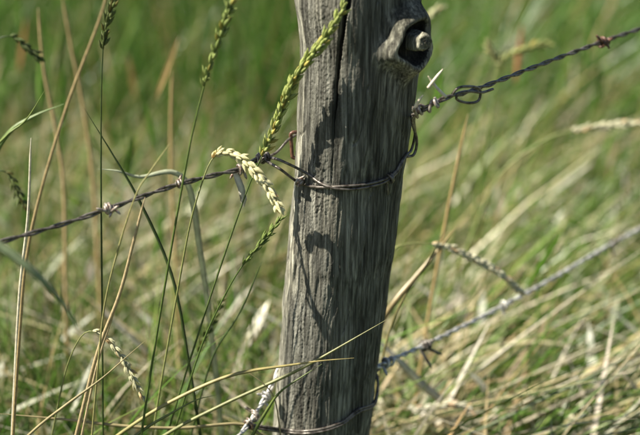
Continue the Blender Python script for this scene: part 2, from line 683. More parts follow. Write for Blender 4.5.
def upper_wire():
    root = thing("barbed_wire", "upper twisted barbed wire looped around the middle of the post", "barbed wire", tuple(P(266, 158, -0.02)))
    o = np.array(root.location)
    # left span
    pl = [np.array(P(*q)) for q in ((4, 241, -0.15), (60, 225, -0.125), (108, 209, -0.105), (170, 187, -0.075), (215, 175, -0.05), (240, 169, -0.035), (256, 160, -0.027), (268, 157, -0.022))]
    far = pl[0] + (pl[0] - pl[1]) / np.linalg.norm(pl[0] - pl[1]) * 1.6
    left = np.vstack([np.linspace(far, pl[0], 300)[:-1], catmull(pl, 400)])
    for k in range(2):
        mb = MB()
        mb.tube(twisted(left, phase=k * math.pi + 0.4), 0.0012, 8)
        mb.build("strand", M_WIRE, root, o)
    # right span
    pr = [np.array(P(*q)) for q in ((413, 115, -0.052), (428, 107, -0.060), (446, 98, -0.055), (480, 88, -0.02), (540, 65, 0.055), (602, 42, 0.135), (640, 29, 0.185))]
    far = pr[-1] + (pr[-1] - pr[-2]) / np.linalg.norm(pr[-1] - pr[-2]) * 1.8
    right = np.vstack([catmull(pr, 500), np.linspace(pr[-1], far, 300)[1:]])
    for k in range(2):
        mb = MB()
        mb.tube(twisted(right, phase=k * math.pi + 1.2, period=0.044), 0.0012, 8)
        mb.build("strand", M_WIRE, root, o)
    # two wires round the front of the post, from the knot to the right span
    knot = np.array(P(268, 157, -0.022))
    wrapA = [knot, np.array(P(282, 161, -0.042))] + [on_post(*q, 0.0022) for q in ((306, 173), (322, 184), (340, 189), (362, 188), (385, 182), (398, 171), (405, 157))]
    wrapB = [np.array(P(264, 160, -0.024)), np.array(P(280, 169, -0.045))] + [on_post(*q, 0.0016) for q in ((298, 182), (316, 187), (340, 186.5), (362, 185), (384, 179.5), (396, 171), (404, 158))]
    zr = P(412, 128, 0).z
    tailA = [around_post(1.36, P(409, 146, 0).z, 0.003), around_post(1.34, P(412, 130, 0).z, 0.0045), np.array(P(414, 120, -0.035)), np.array(P(417, 111, -0.055))]
    tailB = [around_post(1.28, P(410, 149, 0).z, 0.0065), around_post(1.26, P(413, 134, 0).z, 0.0075), np.array(P(412, 121, -0.04)), np.array(P(415, 114, -0.053))]
    for w, nm in ((wrapA + tailA, "post_loop"), (wrapB + tailB, "post_loop")):
        mb = MB()
        mb.tube(resample(catmull(w, 160), 0.0022), 0.0013, 8)
        mb.build(nm, M_WIRE, root, o)
    # a third wire from the knot back to the staple and round behind the post
    zb = P(290, 138, 0).z
    back = [knot, np.array(P(277, 152, -0.012)), np.array(P(288, 140, -0.004)), around_post(-1.75, zb, 0.002)] + \
           [around_post(t, zb + 0.006 * (i + 1), 0.002) for i, t in enumerate((-2.3, -2.9, -3.4, -3.95, -4.4))] + [np.array(P(412, 116, -0.01)), np.array(P(414, 114, -0.05))]
    mb = MB()
    mb.tube(resample(catmull(back, 160), 0.0025), 0.0012, 8)
    mb.build("back_loop", M_WIRE, root, o)

    # barb coils
    def barb(path, x, e0, e1, mat=M_BARB, name="barb", **kw):
        pth = resample(path, 0.002)
        i = at_x(pth, x)
        i = min(max(i, 1), len(pth) - 2)
        ax = pth[i + 1] - pth[i - 1]
        c = pth[i]
        barb_mesh(c, ax, (px_dir(c, *e0), px_dir(c, *e1)), **kw).build(name, mat, root, o)
    barb(left, 108, (-9, -5, -0.004), (10, 8, -0.003), rw=0.0012)
    barb(left, 109.5, (11, -9, -0.002), (-4, 9, -0.006), rw=0.0012)
    barb(left, 241, (-6, 9, -0.004), (5, 12, -0.003), turns=3, rw=0.0013)
    barb(left, 180, (-3, -7, -0.004), (2, -5, 0.004), turns=1.5, rw=0.0011)
    barb(left, 262, (7, -9, -0.006), (-9, 8, -0.006), turns=3.4, span=0.013, rw=0.0014, mat=M_WIRE)
    barb(right, 602, (-8, -8, -0.004), (6, 11, -0.004), rw=0.0013, mat=M_RUST)
    barb(right, 604, (9, -6, 0.004), (-6, 9, 0.004), rw=0.0013, mat=M_RUST)
    barb(right, 427, (-6, -15, -0.012), (3, 5, -0.004), turns=3.4, span=0.024, rw=0.0014, rc=0.0036, mat=M_BARB, name="wire_coil")
    # bright barb ends crossing near the post on the right
    for pts in (((413, 111, -0.058), (418, 102, -0.062), (423, 95, -0.065)), ((428, 88, -0.065), (435, 79, -0.066), (443, 69, -0.067)),
                ((446, 97, -0.057), (436, 87, -0.061), (428, 76, -0.064))):
        mb = MB()
        pth = resample(catmull([np.array(P(*q)) for q in pts], 20), 0.0015)
        mb.tube(pth, np.interp(np.linspace(0, 1, len(pth)), [0, 0.7, 1], [0.0014, 0.0013, 0.0004]), 7)
        mb.build("barb", M_SUNLIT, root, o)
    # slack tail loop hanging under the right span
    loop = [(452, 95, -0.050), (458, 88, -0.052), (468, 86.5, -0.045), (478, 88, -0.034), (480.5, 93, -0.03), (478, 101, -0.03), (468, 103, -0.036), (457, 99.5, -0.045), (459, 93.5, -0.05), (470, 91.5, -0.042), (482, 92.5, -0.03), (493, 89, -0.02)]
    mb = MB()
    mb.tube(resample(catmull([np.array(P(*q)) for q in loop], 80), 0.0015), 0.0012, 8)
    mb.build("slack_loop", M_WIRE, root, o)
    # small barb with a downward point on the front of the post
    c = on_post(391, 178, 0.003)
    ax = on_post(396, 172, 0.003) - on_post(386, 181, 0.003)
    barb_mesh(c, ax, (px_dir(c, 1, 17, -0.001), px_dir(c, -6, -4, -0.002)), turns=2.0, rc=0.0034, rw=0.0011).build("barb", M_WIRE, root, o)
    c = on_post(300, 182, 0.003)
    ax = on_post(306, 185, 0.003) - on_post(297, 180, 0.003)
    barb_mesh(c, ax, (px_dir(c, 9, -5, -0.003), px_dir(c, -6, 6, -0.004)), turns=2.2, rc=0.0030, rw=0.0011).build("barb", M_BARB, root, o)


def lower_wire():
    root = thing("barbed_wire", "lower twisted barbed wire wrapped low on the post, blurred to the right", "barbed wire", tuple(P(376, 370, 0.0)))
    o = np.array(root.location)
    pr = [np.array(P(*q)) for q in ((374, 369, 0.004), (392, 360, 0.03), (425, 345, 0.075), (480, 318, 0.15), (540, 286, 0.225), (600, 251, 0.31), (640, 229, 0.36))]
    far = pr[-1] + (pr[-1] - pr[-2]) / np.linalg.norm(pr[-1] - pr[-2]) * 1.7
    right = np.vstack([catmull(pr, 500), np.linspace(pr[-1], far, 300)[1:]])
    for k in range(2):
        mb = MB()
        mb.tube(twisted(right, phase=k * math.pi + 0.2, period=0.030, off=0.0014), 0.0014, 8)
        mb.build("strand", M_ZINC, root, o)
    pl = [np.array(P(*q)) for q in ((280, 367, -0.004), (269, 391, -0.022), (250, 422, -0.05), (228, 446, -0.075), (190, 470, -0.11), (60, 520, -0.22))]
    far = pl[-1] + (pl[-1] - pl[-2]) / np.linalg.norm(pl[-1] - pl[-2]) * 1.5
    left = np.vstack([catmull(pl, 400), np.linspace(pl[-1], far, 300)[1:]])
    for k in range(2):
        mb = MB()
        mb.tube(twisted(left, phase=k * math.pi, period=0.034), 0.0013, 8)
        mb.build("strand", M_ZINC, root, o)
    wr = [np.array(P(249, 424, -0.05)), np.array(P(266, 427, -0.05))] + [on_post(*q, 0.0018) for q in ((288, 430), (306, 431), (326, 428), (344, 421), (358, 410))] + \
         [around_post(1.30, P(372, 396, 0).z, 0.002), around_post(1.57, P(374, 380, 0).z, 0.002), np.array(P(375, 371, 0.004)), np.array(P(380, 366, 0.012))]
    for k in range(2):
        mb = MB()
        w = [q + np.array([0, -0.0008 * k, -0.0022 * k]) for q in wr]
        mb.tube(resample(catmull(w, 120), 0.002), 0.0013, 8)
        mb.build("post_loop", M_WIRE, root, o)

    def barb(path, x, e0, e1, mat=M_ZINC, **kw):
        pth = resample(path, 0.002)
        i = min(max(at_x(pth, x), 1), len(pth) - 2)
        ax = pth[i + 1] - pth[i - 1]
        c = pth[i]
        barb_mesh(c, ax, (px_dir(c, *e0), px_dir(c, *e1)), **kw).build("barb", mat, root, o)
    barb(right, 424, (13, 20, -0.006), (-5, -8, 0.0), rw=0.0015, mat=M_WIRE)
    barb(right, 427, (20, 12, 0.006), (4, -8, 0.0), rw=0.0015, mat=M_WIRE)
    barb(right, 387, (5, 9, -0.006), (-5, 9, -0.004), turns=3, span=0.012, rw=0.0015)
    barb(right, 613, (5, 12, -0.004), (4, -10, 0.0), rw=0.0014, mat=M_WIRE)
    barb(right, 505, (3, 8, -0.004), (-5, -7, 0.0), rw=0.0014)
    barb(left, 252, (-9, -9, -0.004), (6, -10, -0.004), turns=4, span=0.02, rw=0.0013, mat=M_BARB)
    barb(left, 266, (-8, -3, -0.004), (7, 6, -0.004), turns=3, rw=0.0013)


upper_wire()
lower_wire()

# ------------------------------------------------------------------ single grass stalks and blades picked out in the photo
GREEN = (0.085, 0.135, 0.030)
DGREEN = (0.045, 0.075, 0.020)
LGREEN = (0.19, 0.25, 0.065)
YGREEN = (0.26, 0.29, 0.08)
TAN = (0.40, 0.30, 0.15)
STRAW = (0.52, 0.43, 0.24)
PALE = (0.60, 0.56, 0.42)
CREAM = (0.56, 0.54, 0.30)


def rooted(pts, Y_root=None, spread=None):
    """photo pixel path (top first) with depths, carried on down to the ground"""
    w = [np.array(P(*q)) for q in pts]
    a, b = w[-2], w[-1]
    d = (b - a) / (np.linalg.norm(b - a) + 1e-9)
    if d[2] > -0.2:
        d = np.array([d[0], d[1], -0.2])
        d /= np.linalg.norm(d)
    z = b[2]
    reach = min(0.16, z * 0.6)
    ctl = b + d * reach
    ctl[2] = max(ctl[2], z * 0.4)
    end = np.array([ctl[0] + d[0] * 0.06, ctl[1] + d[1] * 0.04, -0.01])
    w += [(1 - q) ** 2 * b + 2 * q * (1 - q) * ctl + q * q * end for q in (0.2, 0.4, 0.6, 0.8, 1.0)]
    return w


def spindle(mb, base, axis, side, length, width, c, thick=0.7, rings=5, sides=6, curve=0.0):
    axis = axis / np.linalg.norm(axis)
    side = side - axis * (side @ axis)
    side /= np.linalg.norm(side) + 1e-9
    nrm = np.cross(axis, side)
    s = np.linspace(0, 1, rings)
    wprof = np.array([0.25, 0.85, 1.0, 0.62, 0.06]) if rings == 5 else np.sin(np.pi * (0.1 + 0.88 * s))
    ang = np.linspace(0, 2 * math.pi, sides, endpoint=False)
    pth = base + axis * (length * s)[:, None] + side * (curve * length * s * s)[:, None]
    v = pth[:, None, :] + width * 0.5 * wprof[:, None, None] * (np.cos(ang)[None, :, None] * side + thick * np.sin(ang)[None, :, None] * nrm)
    i = np.arange(rings - 1)[:, None] * sides
    j = np.arange(sides)[None, :]
    j2 = (j + 1) % sides
    f = np.stack([i + j, i + j2, i + sides + j2, i + sides + j], -1).reshape(-1, 4)
    c = np.asarray(c)
    cc = np.repeat(np.clip(c[None, :] * (0.82 + 0.4 * s[:, None]), 0, 0.9), sides, 0)
    mb.add(v.reshape(-1, 3), f, cc)


def ear_mesh(path, width, color, spacing=0.0042, slen=0.0105, awn=0.0, seed=0, open_=0.45):
    """path runs from the tip to the base of the ear"""
    r = np.random.default_rng(seed)
    path = resample(path[::-1], 0.0015)
    t, a, b = frames(path)
    L = 0.0015 * (len(path) - 1)
    view = np.array([0, -0.94, 0.34])
    mb = MB()
    mb.tube(path, np.linspace(0.0009, 0.0005, len(path)), 6, np.array(color) * 0.8)
    s, k = 0.0, 0
    while s < L * 0.985:
        i = min(int(s / 0.0015), len(path) - 1)
        side = np.cross(t[i], view)
        side /= np.linalg.norm(side) + 1e-9
        depthv = np.cross(side, t[i])
        sg = 1 if k % 2 else -1
        u = s / L
        env = (0.75 + 0.5 * u) if u < 0.5 else (1.0 - 0.75 * (u - 0.5) ** 1.5)
        for m in range(4):
            tw = (m - 1.5) * 0.8 + r.normal(0, 0.25)
            sd = side * sg * math.cos(tw) + depthv * math.sin(tw)
            op = open_ * r.uniform(0.55, 1.5)
            ax = t[i] * math.cos(op) + sd * math.sin(op)
            c = np.array(color) * r.uniform(0.72, 1.25)
            if r.random() < 0.12:
                c = c * np.array([1.15, 0.85, 0.7])
            spindle(mb, path[i] + sd * 0.0006, ax, sd, slen * env * r.uniform(0.75, 1.25), width * 0.40 * env * r.uniform(0.8, 1.15), c, 0.75, curve=r.uniform(-0.25, 0.1))
            if awn > 0:
                p0 = path[i] + ax * slen * env * 0.9
                mb.tube(np.array([p0, p0 + ax * awn * 0.5, p0 + ax * awn + t[i] * awn * 0.2]), np.array([0.00025, 0.0002, 0.0001]), 3, c, cap=False)
        s += spacing * r.uniform(0.85, 1.15)
        k += 1
    return mb


def ribbon_mesh(path, width, color, tip=True, both=False, twist=0.3, fold=0.25, tipc=None):
    """leaf blade: a thin folded strip, path from tip to base"""
    path = resample(path, 0.006)
    n = len(path)
    t, a, b = frames(path)
    view = np.array([0.25, -0.85, 0.45])
    s = np.linspace(0, 1, n)
    w = width * 0.5 * np.clip(s * 6, 0.03, 1) ** 0.7
    if both:
        w *= np.clip((1 - s) * 6, 0.05, 1) ** 0.7
    side = np.cross(t, view)
    side /= np.linalg.norm(side, axis=1)[:, None] + 1e-9
    nrm = np.cross(side, t)
    tw = twist * np.sin(s * 5 + width * 900)
    sd = side * np.cos(tw)[:, None] + nrm * np.sin(tw)[:, None]
    nn = np.cross(sd, t)
    th = 0.00018
    c0 = np.array(color)
    c1 = np.array(tipc if tipc is not None else color)
    cc = c1[None, :] * (1 - s)[:, None] + c0[None, :] * s[:, None]
    V = np.stack([path + sd * w[:, None], path - nn * (fold * w)[:, None] + nn * th, path - sd * w[:, None], path - nn * (fold * w)[:, None] - nn * th], 1).reshape(-1, 3)
    i = np.arange(n - 1)[:, None] * 4
    j = np.arange(4)[None, :]
    j2 = (j + 1) % 4
    F = np.stack([i + j, i + j2, i + 4 + j2, i + 4 + j], -1).reshape(-1, 4)
    mb = MB()
    mb.add(V, F, np.repeat(cc, 4, 0))
    return mb


def stalk(label, pts, stem_r, stem_c, ear_to=None, ear_w=0.009, ear_c=CREAM, ear_sp=0.0042, ear_len=0.0105, awn=0.0, seed=0, leaf=None, name="grass_stalk", group="grass stalks round the post", open_=0.45):
    """pts: photo pixels from the top down. The first ear_to of them carry the ear."""
    w = rooted(pts)
    full = catmull(w, 220)
    base = np.array([w[-1][0], w[-1][1], 0.0])
    root = thing(name, label, "grass", tuple(base), group)
    if ear_to:
        e = w[ear_to - 1]
        i = int(np.argmin(np.linalg.norm(full - e, axis=1)))
        ear_mesh(full[:i + 1], ear_w, ear_c, ear_sp, ear_len, awn, seed, open_).build("seed_head", M_EAR, root, base)
        st = full[max(0, i - 1):]
    else:
        st = full
    st = resample(st, 0.006)
    n = len(st)
    rr = stem_r * np.interp(np.arange(n) / n, [0, 0.15, 1], [0.6, 0.9, 1.25])
    if not ear_to:
        rr[:3] *= np.array([0.2, 0.5, 0.8])
    mb = MB()
    # nodes on the stem
    mb.tube(st, rr, 7, stem_c)
    mb.build("stem", M_STEM, root, base)
    if leaf:
        for pl, wd, c in leaf:
            ribbon_mesh(catmull([np.array(P(*q)) for q in pl], 60), wd, c).build("leaf", M_GRASS, root, base)
    return root


def blade(label, pts, width, color, tipc=None, root_it=True, cat="grass", both=False, twist=0.3, name="grass_shoot", group="grass blades round the post"):
    w = rooted(pts) if root_it else [np.array(P(*q)) for q in pts]
    base = w[-1].copy()
    mb = ribbon_mesh(catmull(w, 160), width, color, twist=twist, both=both, tipc=tipc)
    if not root_it:
        o = mb.build(name, M_GRASS, None, base)
        tag(o, label, cat, group)
        return o
    base[2] = 0.0
    o = thing(name, label, cat, tuple(base), group)
    mb.build("leaf", M_GRASS, o, base)
    return o


# --- left of the post
stalk("long dry tan stalk slanting across the upper left corner", [(106, -30, -0.16), (104, 6, -0.15), (68, 103, -0.14), (40, 195, -0.13), (26, 262, -0.12), (20, 330, -0.11), (14, 420, -0.10)], 0.0014, TAN)
stalk("pale bleached stalk standing upright beside the left edge", [(31, 138, -0.06), (28, 216, -0.06), (20, 290, -0.06), (15, 380, -0.06)], 0.0016, PALE)
stalk("thin upright dark green stalk whose seed head meets the top edge", [(118, -25, -0.05), (112, 6, -0.05), (103, 49, -0.05), (101, 150, -0.05), (102, 290, -0.05), (103, 420, -0.05)], 0.0009, DGREEN, 3, 0.008, (0.12, 0.15, 0.05), seed=3)
stalk("green stalk with long slim seed head above the left wire", [(240, -30, -0.10), (230, 7, -0.10), (212, 60, -0.09), (204, 86, -0.09), (188, 155, -0.085), (165, 285, -0.08), (148, 390, -0.08)], 0.0011, (0.10, 0.15, 0.035), 4, 0.0095, (0.26, 0.32, 0.10), seed=5, ear_sp=0.005)
stalk("thick yellow-green seed head leaning across the top of the post", [(346, 4, -0.074), (325, 38, -0.071), (294, 80, -0.058), (277, 122, -0.047), (262, 156, -0.042), (248, 188, -0.044), (222, 262, -0.045), (198, 335, -0.045), (176, 405, -0.04)], 0.0010, (0.09, 0.13, 0.035), 5, 0.0105, (0.36, 0.41, 0.13), seed=8, ear_sp=0.0046, ear_len=0.0125)
stalk("cream drooping seed head bent over the wire knot left of the post", [(280, 211, -0.086), (272, 195, -0.080), (258, 175, -0.072), (243, 160, -0.064), (225, 152, -0.058), (213, 158, -0.056), (203, 180, -0.06), (190, 225, -0.055), (176, 300, -0.05), (160, 390, -0.045)], 0.0010, (0.24, 0.26, 0.09), 6, 0.0125, (0.70, 0.66, 0.38), seed=12, ear_sp=0.0034, ear_len=0.0095)
stalk("slim green seed head pointing up at the shadowed left edge of the post", [(281, 218, -0.07), (262, 242, -0.068), (243, 265, -0.066), (225, 295, -0.06), (202, 345, -0.05), (178, 420, -0.045)], 0.0010, GREEN, 3, 0.0062, (0.19, 0.25, 0.07), seed=15, ear_sp=0.0048, open_=0.3)
stalk("pale beaded seed head nodding down near the lower left corner", [(145, 402, -0.075), (134, 380, -0.073), (122, 358, -0.07), (108, 339, -0.068), (93, 331, -0.066), (80, 338, -0.06), (66, 370, -0.055), (54, 425, -0.05)], 0.0009, (0.22, 0.24, 0.09), 5, 0.0078, (0.60, 0.58, 0.36), seed=19, ear_sp=0.0042, ear_len=0.0085)
stalk("thick dry tan stalk leaning under the left wire", [(145, 197, -0.10), (134, 240, -0.098), (120, 293, -0.095), (99, 348, -0.09), (82, 412, -0.085)], 0.0018, (0.46, 0.36, 0.20))
stalk("second dry stalk pressed against the thick tan stalk", [(129, 268, -0.09), (112, 318, -0.087), (98, 362, -0.085), (84, 425, -0.08)], 0.0012, (0.50, 0.40, 0.24))
blade("dark green blade crossing behind the left wire towards lower right", [(84, 108, 0.02), (110, 150, 0.01), (138, 198, 0.0), (165, 256, -0.01), (178, 300, -0.02), (190, 370, -0.03)], 0.0028, DGREEN)
blade("pale whitish blade lying level above the left wire", [(98, 169, 0.03), (118, 171, 0.03), (140, 177, 0.04), (172, 172, 0.05), (190, 190, 0.06), (200, 250, 0.07)], 0.0065, (0.50, 0.54, 0.38))
stalk("thin yellow-green stalk tip crossing the left wire", [(171, 142, -0.12), (150, 172, -0.12), (136, 195, -0.12), (118, 250, -0.11), (104, 310, -0.10), (96, 390, -0.09)], 0.0009, (0.34, 0.32, 0.13))
blade("broad blurred grey-green blade slanting in the lower left", [(80, 334, -0.29), (66, 308, -0.29), (40, 278, -0.30), (5, 250, -0.30), (-22, 240, -0.30), (-45, 262, -0.30), (-60, 330, -0.3)], 0.0095, (0.36, 0.44, 0.24))
blade("light green blade tip rising from the left edge", [(45, 90, 0.02), (26, 120, 0.02), (6, 136, 0.02), (-8, 160, 0.02), (-16, 240, 0.02)], 0.0034, LGREEN)
blade("broad light green blade bending beside the left edge", [(64, 104, 0.08), (34, 116, 0.08), (8, 134, 0.08), (-8, 170, 0.08), (-14, 260, 0.08)], 0.0065, (0.20, 0.29, 0.09))
stalk("blurred dark drooping seed head in the upper left corner", [(42, 62, 0.16), (28, 48, 0.16), (10, 36, 0.16), (-8, 50, 0.16), (-16, 120, 0.16), (-18, 260, 0.16)], 0.0011, DGREEN, 3, 0.009, (0.09, 0.12, 0.04), seed=23)
stalk("blurred dark seed head drooping at the left edge above the wire", [(27, 210, 0.1), (17, 190, 0.1), (6, 172, 0.1), (-8, 180, 0.1), (-18, 250, 0.1), (-20, 360, 0.1)], 0.0011, DGREEN, 3, 0.008, (0.12, 0.15, 0.05), seed=24)
blade("dry tan blade lying level along the bottom left edge", [(-8, 413, -0.05), (60, 419, -0.05), (124, 426, -0.05), (180, 428, -0.05), (240, 424, -0.05), (262, 436, -0.05)], 0.0030, (0.42, 0.36, 0.19))
blade("thin tan blade rising to the right in the lower left", [(147, 339, -0.11), (122, 361, -0.11), (100, 380, -0.11), (66, 405, -0.11), (32, 432, -0.11)], 0.0024, (0.44, 0.38, 0.20))
blade("green blade curling right along the bottom edge", [(217, 395, -0.08), (196, 400, -0.08), (170, 414, -0.08), (142, 431, -0.08)], 0.0030, (0.22, 0.26, 0.09))
stalk("dark green stalk rising left of the thin green seed head", [(262, 262, 0.0), (240, 312, 0.0), (215, 352, 0.0), (202, 392, 0.0), (190, 440, 0.0)], 0.0011, DGREEN)
stalk("dark ribbed seed head leaning among the stems below the left wire", [(222, 300, 0.04), (208, 330, 0.04), (198, 352, 0.04), (188, 392, 0.04), (180, 430, 0.04)], 0.0010, DGREEN, 3, 0.006, (0.13, 0.17, 0.05), seed=28)
# --- crossing the post low down
blade("long green blade with dry tip crossing the foot of the post", [(386, 320, -0.063), (362, 334, -0.063), (317, 360, -0.063), (290, 374, -0.063), (257, 389, -0.063), (220, 406, -0.063), (170, 432, -0.063)], 0.0030, (0.20, 0.26, 0.08), (0.34, 0.34, 0.14), twist=0.15)
blade("yellow-tipped blade lying level across the foot of the post", [(354, 358, -0.069), (320, 361, -0.069), (284, 366, -0.069), (250, 371, -0.069), (220, 379, -0.069), (180, 397, -0.069), (140, 420, -0.069)], 0.0032, (0.24, 0.29, 0.09), (0.50, 0.42, 0.18), twist=0.15)
blade("short green blade under the other two crossing the post", [(322, 364, -0.066), (300, 378, -0.066), (280, 392, -0.066), (266, 412, -0.066), (250, 440, -0.066)], 0.0030, (0.19, 0.25, 0.07), twist=0.15)
blade("thin dry blade tip crossing just left of the post foot", [(233, 364, -0.063), (252, 375, -0.063), (266, 386, -0.063), (275, 400, -0.063), (280, 430, -0.063)], 0.0016, STRAW)
# --- right of the post
stalk("cream drooping seed head arching right from behind the post", [(522, 293, 0.16), (503, 276, 0.155), (480, 262, 0.15), (455, 250, 0.145), (432, 244, 0.14), (408, 244, 0.13), (392, 252, 0.12), (380, 290, 0.11), (372, 360, 0.10)], 0.0012, (0.30, 0.32, 0.12), 5, 0.0115, (0.70, 0.67, 0.46), seed=33, ear_sp=0.0030, ear_len=0.011, open_=0.32)
stalk("blurred tan stalk standing upright right of the post", [(468, 114, 0.22), (458, 160, 0.22), (445, 225, 0.22), (433, 290, 0.22), (424, 345, 0.22)], 0.0020, (0.42, 0.31, 0.14))
blade("broad dry tan blade leaning away from the post on the right", [(457, 226, 0.14), (440, 248, 0.14), (415, 278, 0.13), (388, 312, 0.12), (370, 350, 0.12)], 0.0060, (0.46, 0.36, 0.18))
stalk("blurred yellow-green seed head bending right above the upper wire", [(552, 43, 0.5), (530, 47, 0.5), (512, 54, 0.5), (501, 62, 0.5), (490, 90, 0.5), (470, 150, 0.5), (450, 250, 0.5)], 0.0016, LGREEN, 4, 0.012, (0.32, 0.35, 0.12), seed=36)
stalk("short blurred pale seed head tip above the upper wire", [(486, 42, 0.45), (492, 52, 0.45), (498, 66, 0.45), (494, 100, 0.45), (480, 180, 0.45)], 0.0016, LGREEN, 3, 0.012, (0.42, 0.42, 0.2), seed=37)
stalk("pale blurred seed head lying level by the right edge", [(645, 123, 0.42), (620, 124, 0.42), (596, 127, 0.42), (572, 131, 0.42), (545, 140, 0.42), (500, 175, 0.42), (470, 240, 0.42)], 0.0016, (0.24, 0.28, 0.1), 4, 0.010, (0.60, 0.58, 0.40), seed=39)
stalk("pale blurred seed head beside the top of the post", [(443, 6, 0.5), (432, 14, 0.5), (424, 28, 0.5), (416, 60, 0.5), (410, 140, 0.5)], 0.0015, LGREEN, 3, 0.011, (0.5, 0.5, 0.3), seed=40)
stalk("pale blurred seed head low in the right corner", [(640, 342, 0.3), (625, 360, 0.3), (606, 377, 0.3), (585, 394, 0.3), (566, 408, 0.3), (530, 440, 0.3)], 0.0014, (0.3, 0.32, 0.14), 4, 0.010, (0.56, 0.53, 0.34), seed=41)
blade("white dried blade hanging behind the lower wire by the post", [(372, 334, 0.16), (386, 348, 0.16), (402, 364, 0.16), (420, 383, 0.17), (442, 404, 0.17), (450, 440, 0.17)], 0.0095, (0.66, 0.64, 0.52))
blade("long pale grey-green blade sweeping up the lower right", [(640, 338, 0.36), (600, 360, 0.34), (545, 386, 0.32), (490, 408, 0.30), (440, 421, 0.29), (395, 430, 0.28)], 0.0070, (0.50, 0.55, 0.40))
blade("narrow grey blade beside the long sweeping blade", [(645, 346, 0.14), (600, 372, 0.13), (550, 396, 0.12), (500, 420, 0.11), (460, 440, 0.10)], 0.0030, (0.28, 0.33, 0.20))
stalk("pale beaded seed head lying level low beside the post", [(472, 410, 0.14), (450, 404, 0.14), (430, 408, 0.14), (408, 409, 0.14), (385, 412, 0.14), (360, 430, 0.14)], 0.0012, STRAW, 4, 0.0085, (0.62, 0.60, 0.46), seed=44)
blade("dry straw blade level under the lower wire at right", [(600, 352, 0.3), (560, 344, 0.3), (520, 343, 0.3), (480, 352, 0.3), (450, 372, 0.3)], 0.0050, (0.52, 0.49, 0.30))
blade("thin dry blade slanting down right of the post", [(444, 232, 0.06), (428, 262, 0.06), (405, 296, 0.06), (390, 330, 0.06), (380, 370, 0.06)], 0.0022, (0.40, 0.36, 0.16))
stalk("tall tan stalk blurred behind the long green seed head", [(172, 70, 0.35), (171, 130, 0.35), (172, 190, 0.35), (176, 260, 0.35), (180, 340, 0.35)], 0.0022, (0.46, 0.34, 0.16))
stalk("tall tan stalk blurred behind the long dry corner stalk", [(38, 8, 0.30), (44, 70, 0.30), (56, 130, 0.30), (64, 190, 0.30), (66, 290, 0.30)], 0.0022, (0.45, 0.34, 0.17))
stalk("leaning tan stalk blurred behind the corner stalk near the top", [(62, -5, 0.4), (70, 40, 0.4), (82, 100, 0.4), (92, 170, 0.4), (98, 260, 0.4)], 0.0022, (0.45, 0.33, 0.16))
# --- a wisp of dry straw caught on the wire knot
blade("white wisp of dry straw hanging from the wire knot", [(244, 207, -0.04), (243, 196, -0.041), (240, 184, -0.041), (236, 175, -0.038), (240, 168, -0.036)], 0.006, (0.70, 0.68, 0.58), root_it=False, both=True, name="straw_wisp", cat="straw", group=None)


# ------------------------------------------------------------------ the meadow, nobody could count it
def blades_np(x, y, h, lean, bend, w, colors, K=6, z0=None, droop=None, yaw=None):
    """many blades at once. lean: (n,2) horizontal offset of the tip per metre of height"""
    n = len(x)
    s = np.linspace(0, 1, K)[None, :]
    h = h[:, None]
    dro = np.zeros((n, 1)) if droop is None else droop[:, None]
    zz = h * (s - dro * s ** 3)
    hx = h * (lean[:, 0:1] * (0.35 * s + 0.65 * s ** bend[:, None]))
    hy = h * (lean[:, 1:2] * (0.35 * s + 0.65 * s ** bend[:, None]))
    p = np.stack([x[:, None] + hx, y[:, None] + hy, zz + (0 if z0 is None else z0[:, None])], -1)
    yw = rng.uniform(0, math.pi, n) if yaw is None else yaw
    sd = np.stack([np.cos(yw), np.sin(yw), np.zeros(n)], -1)[:, None, :]
    ww = (w[:, None] * 0.5 * np.clip((1 - s) * 2.2, 0.04, 1) ** 0.8)[..., None]
    V = np.stack([p + sd * ww, p - sd * ww], 2).reshape(-1, 3)
    base = (np.arange(n) * K * 2)[:, None, None]
    k = (np.arange(K - 1) * 2)[None, :, None]
    F = base + k + np.array([0, 1, 3, 2])[None, None, :]
    C = np.repeat(colors, K * 2, 0)
    return V, F.reshape(-1, 4), C


def palette(n, cols, wts, jit=0.22):
    cols = np.array(cols)
    i = rng.choice(len(cols), n, p=np.array(wts) / sum(wts))
    c = cols[i] * np.exp(rng.normal(0, jit, n))[:, None]
    c *= np.exp(rng.normal(0, 0.03, (n, 3)))
    return np.clip(c, 0.004, 0.85)


def scatter(n, y0, y1, half0, k, pw=1.0):
    y = y0 + (y1 - y0) * rng.random(n) ** pw
    half = half0 + k * (y + 1.36)
    x = (rng.random(n) * 2 - 1) * half
    return x, y


def sightline(y):
    """height of the lower edge of the picture above the ground at depth y"""
    return 1.03 - (y + 1.363) * math.tan(math.radians(27.9))


def lean_field(x, y, amt=1.0):
    n = len(x)
    lx = np.where(x > 0.02, 0.45, 0.05) + 0.12 * np.sin(x * 5 + y * 3) + rng.normal(0, 0.25, n)
    ly = rng.normal(0.0, 0.22, n)
    return np.stack([lx, ly], -1) * amt


def patch(x, y, f=2.2):
    return 0.5 + 0.5 * np.sin(f * x * 1.7 + 1.3 * np.sin(f * y)) * np.sin(f * y * 1.3 + 0.7)


GREENS = [(0.040, 0.098, 0.013), (0.068, 0.155, 0.019), (0.108, 0.21, 0.030), (0.175, 0.26, 0.05), (0.40, 0.31, 0.14), (0.55, 0.48, 0.30)]
meadow = MB()
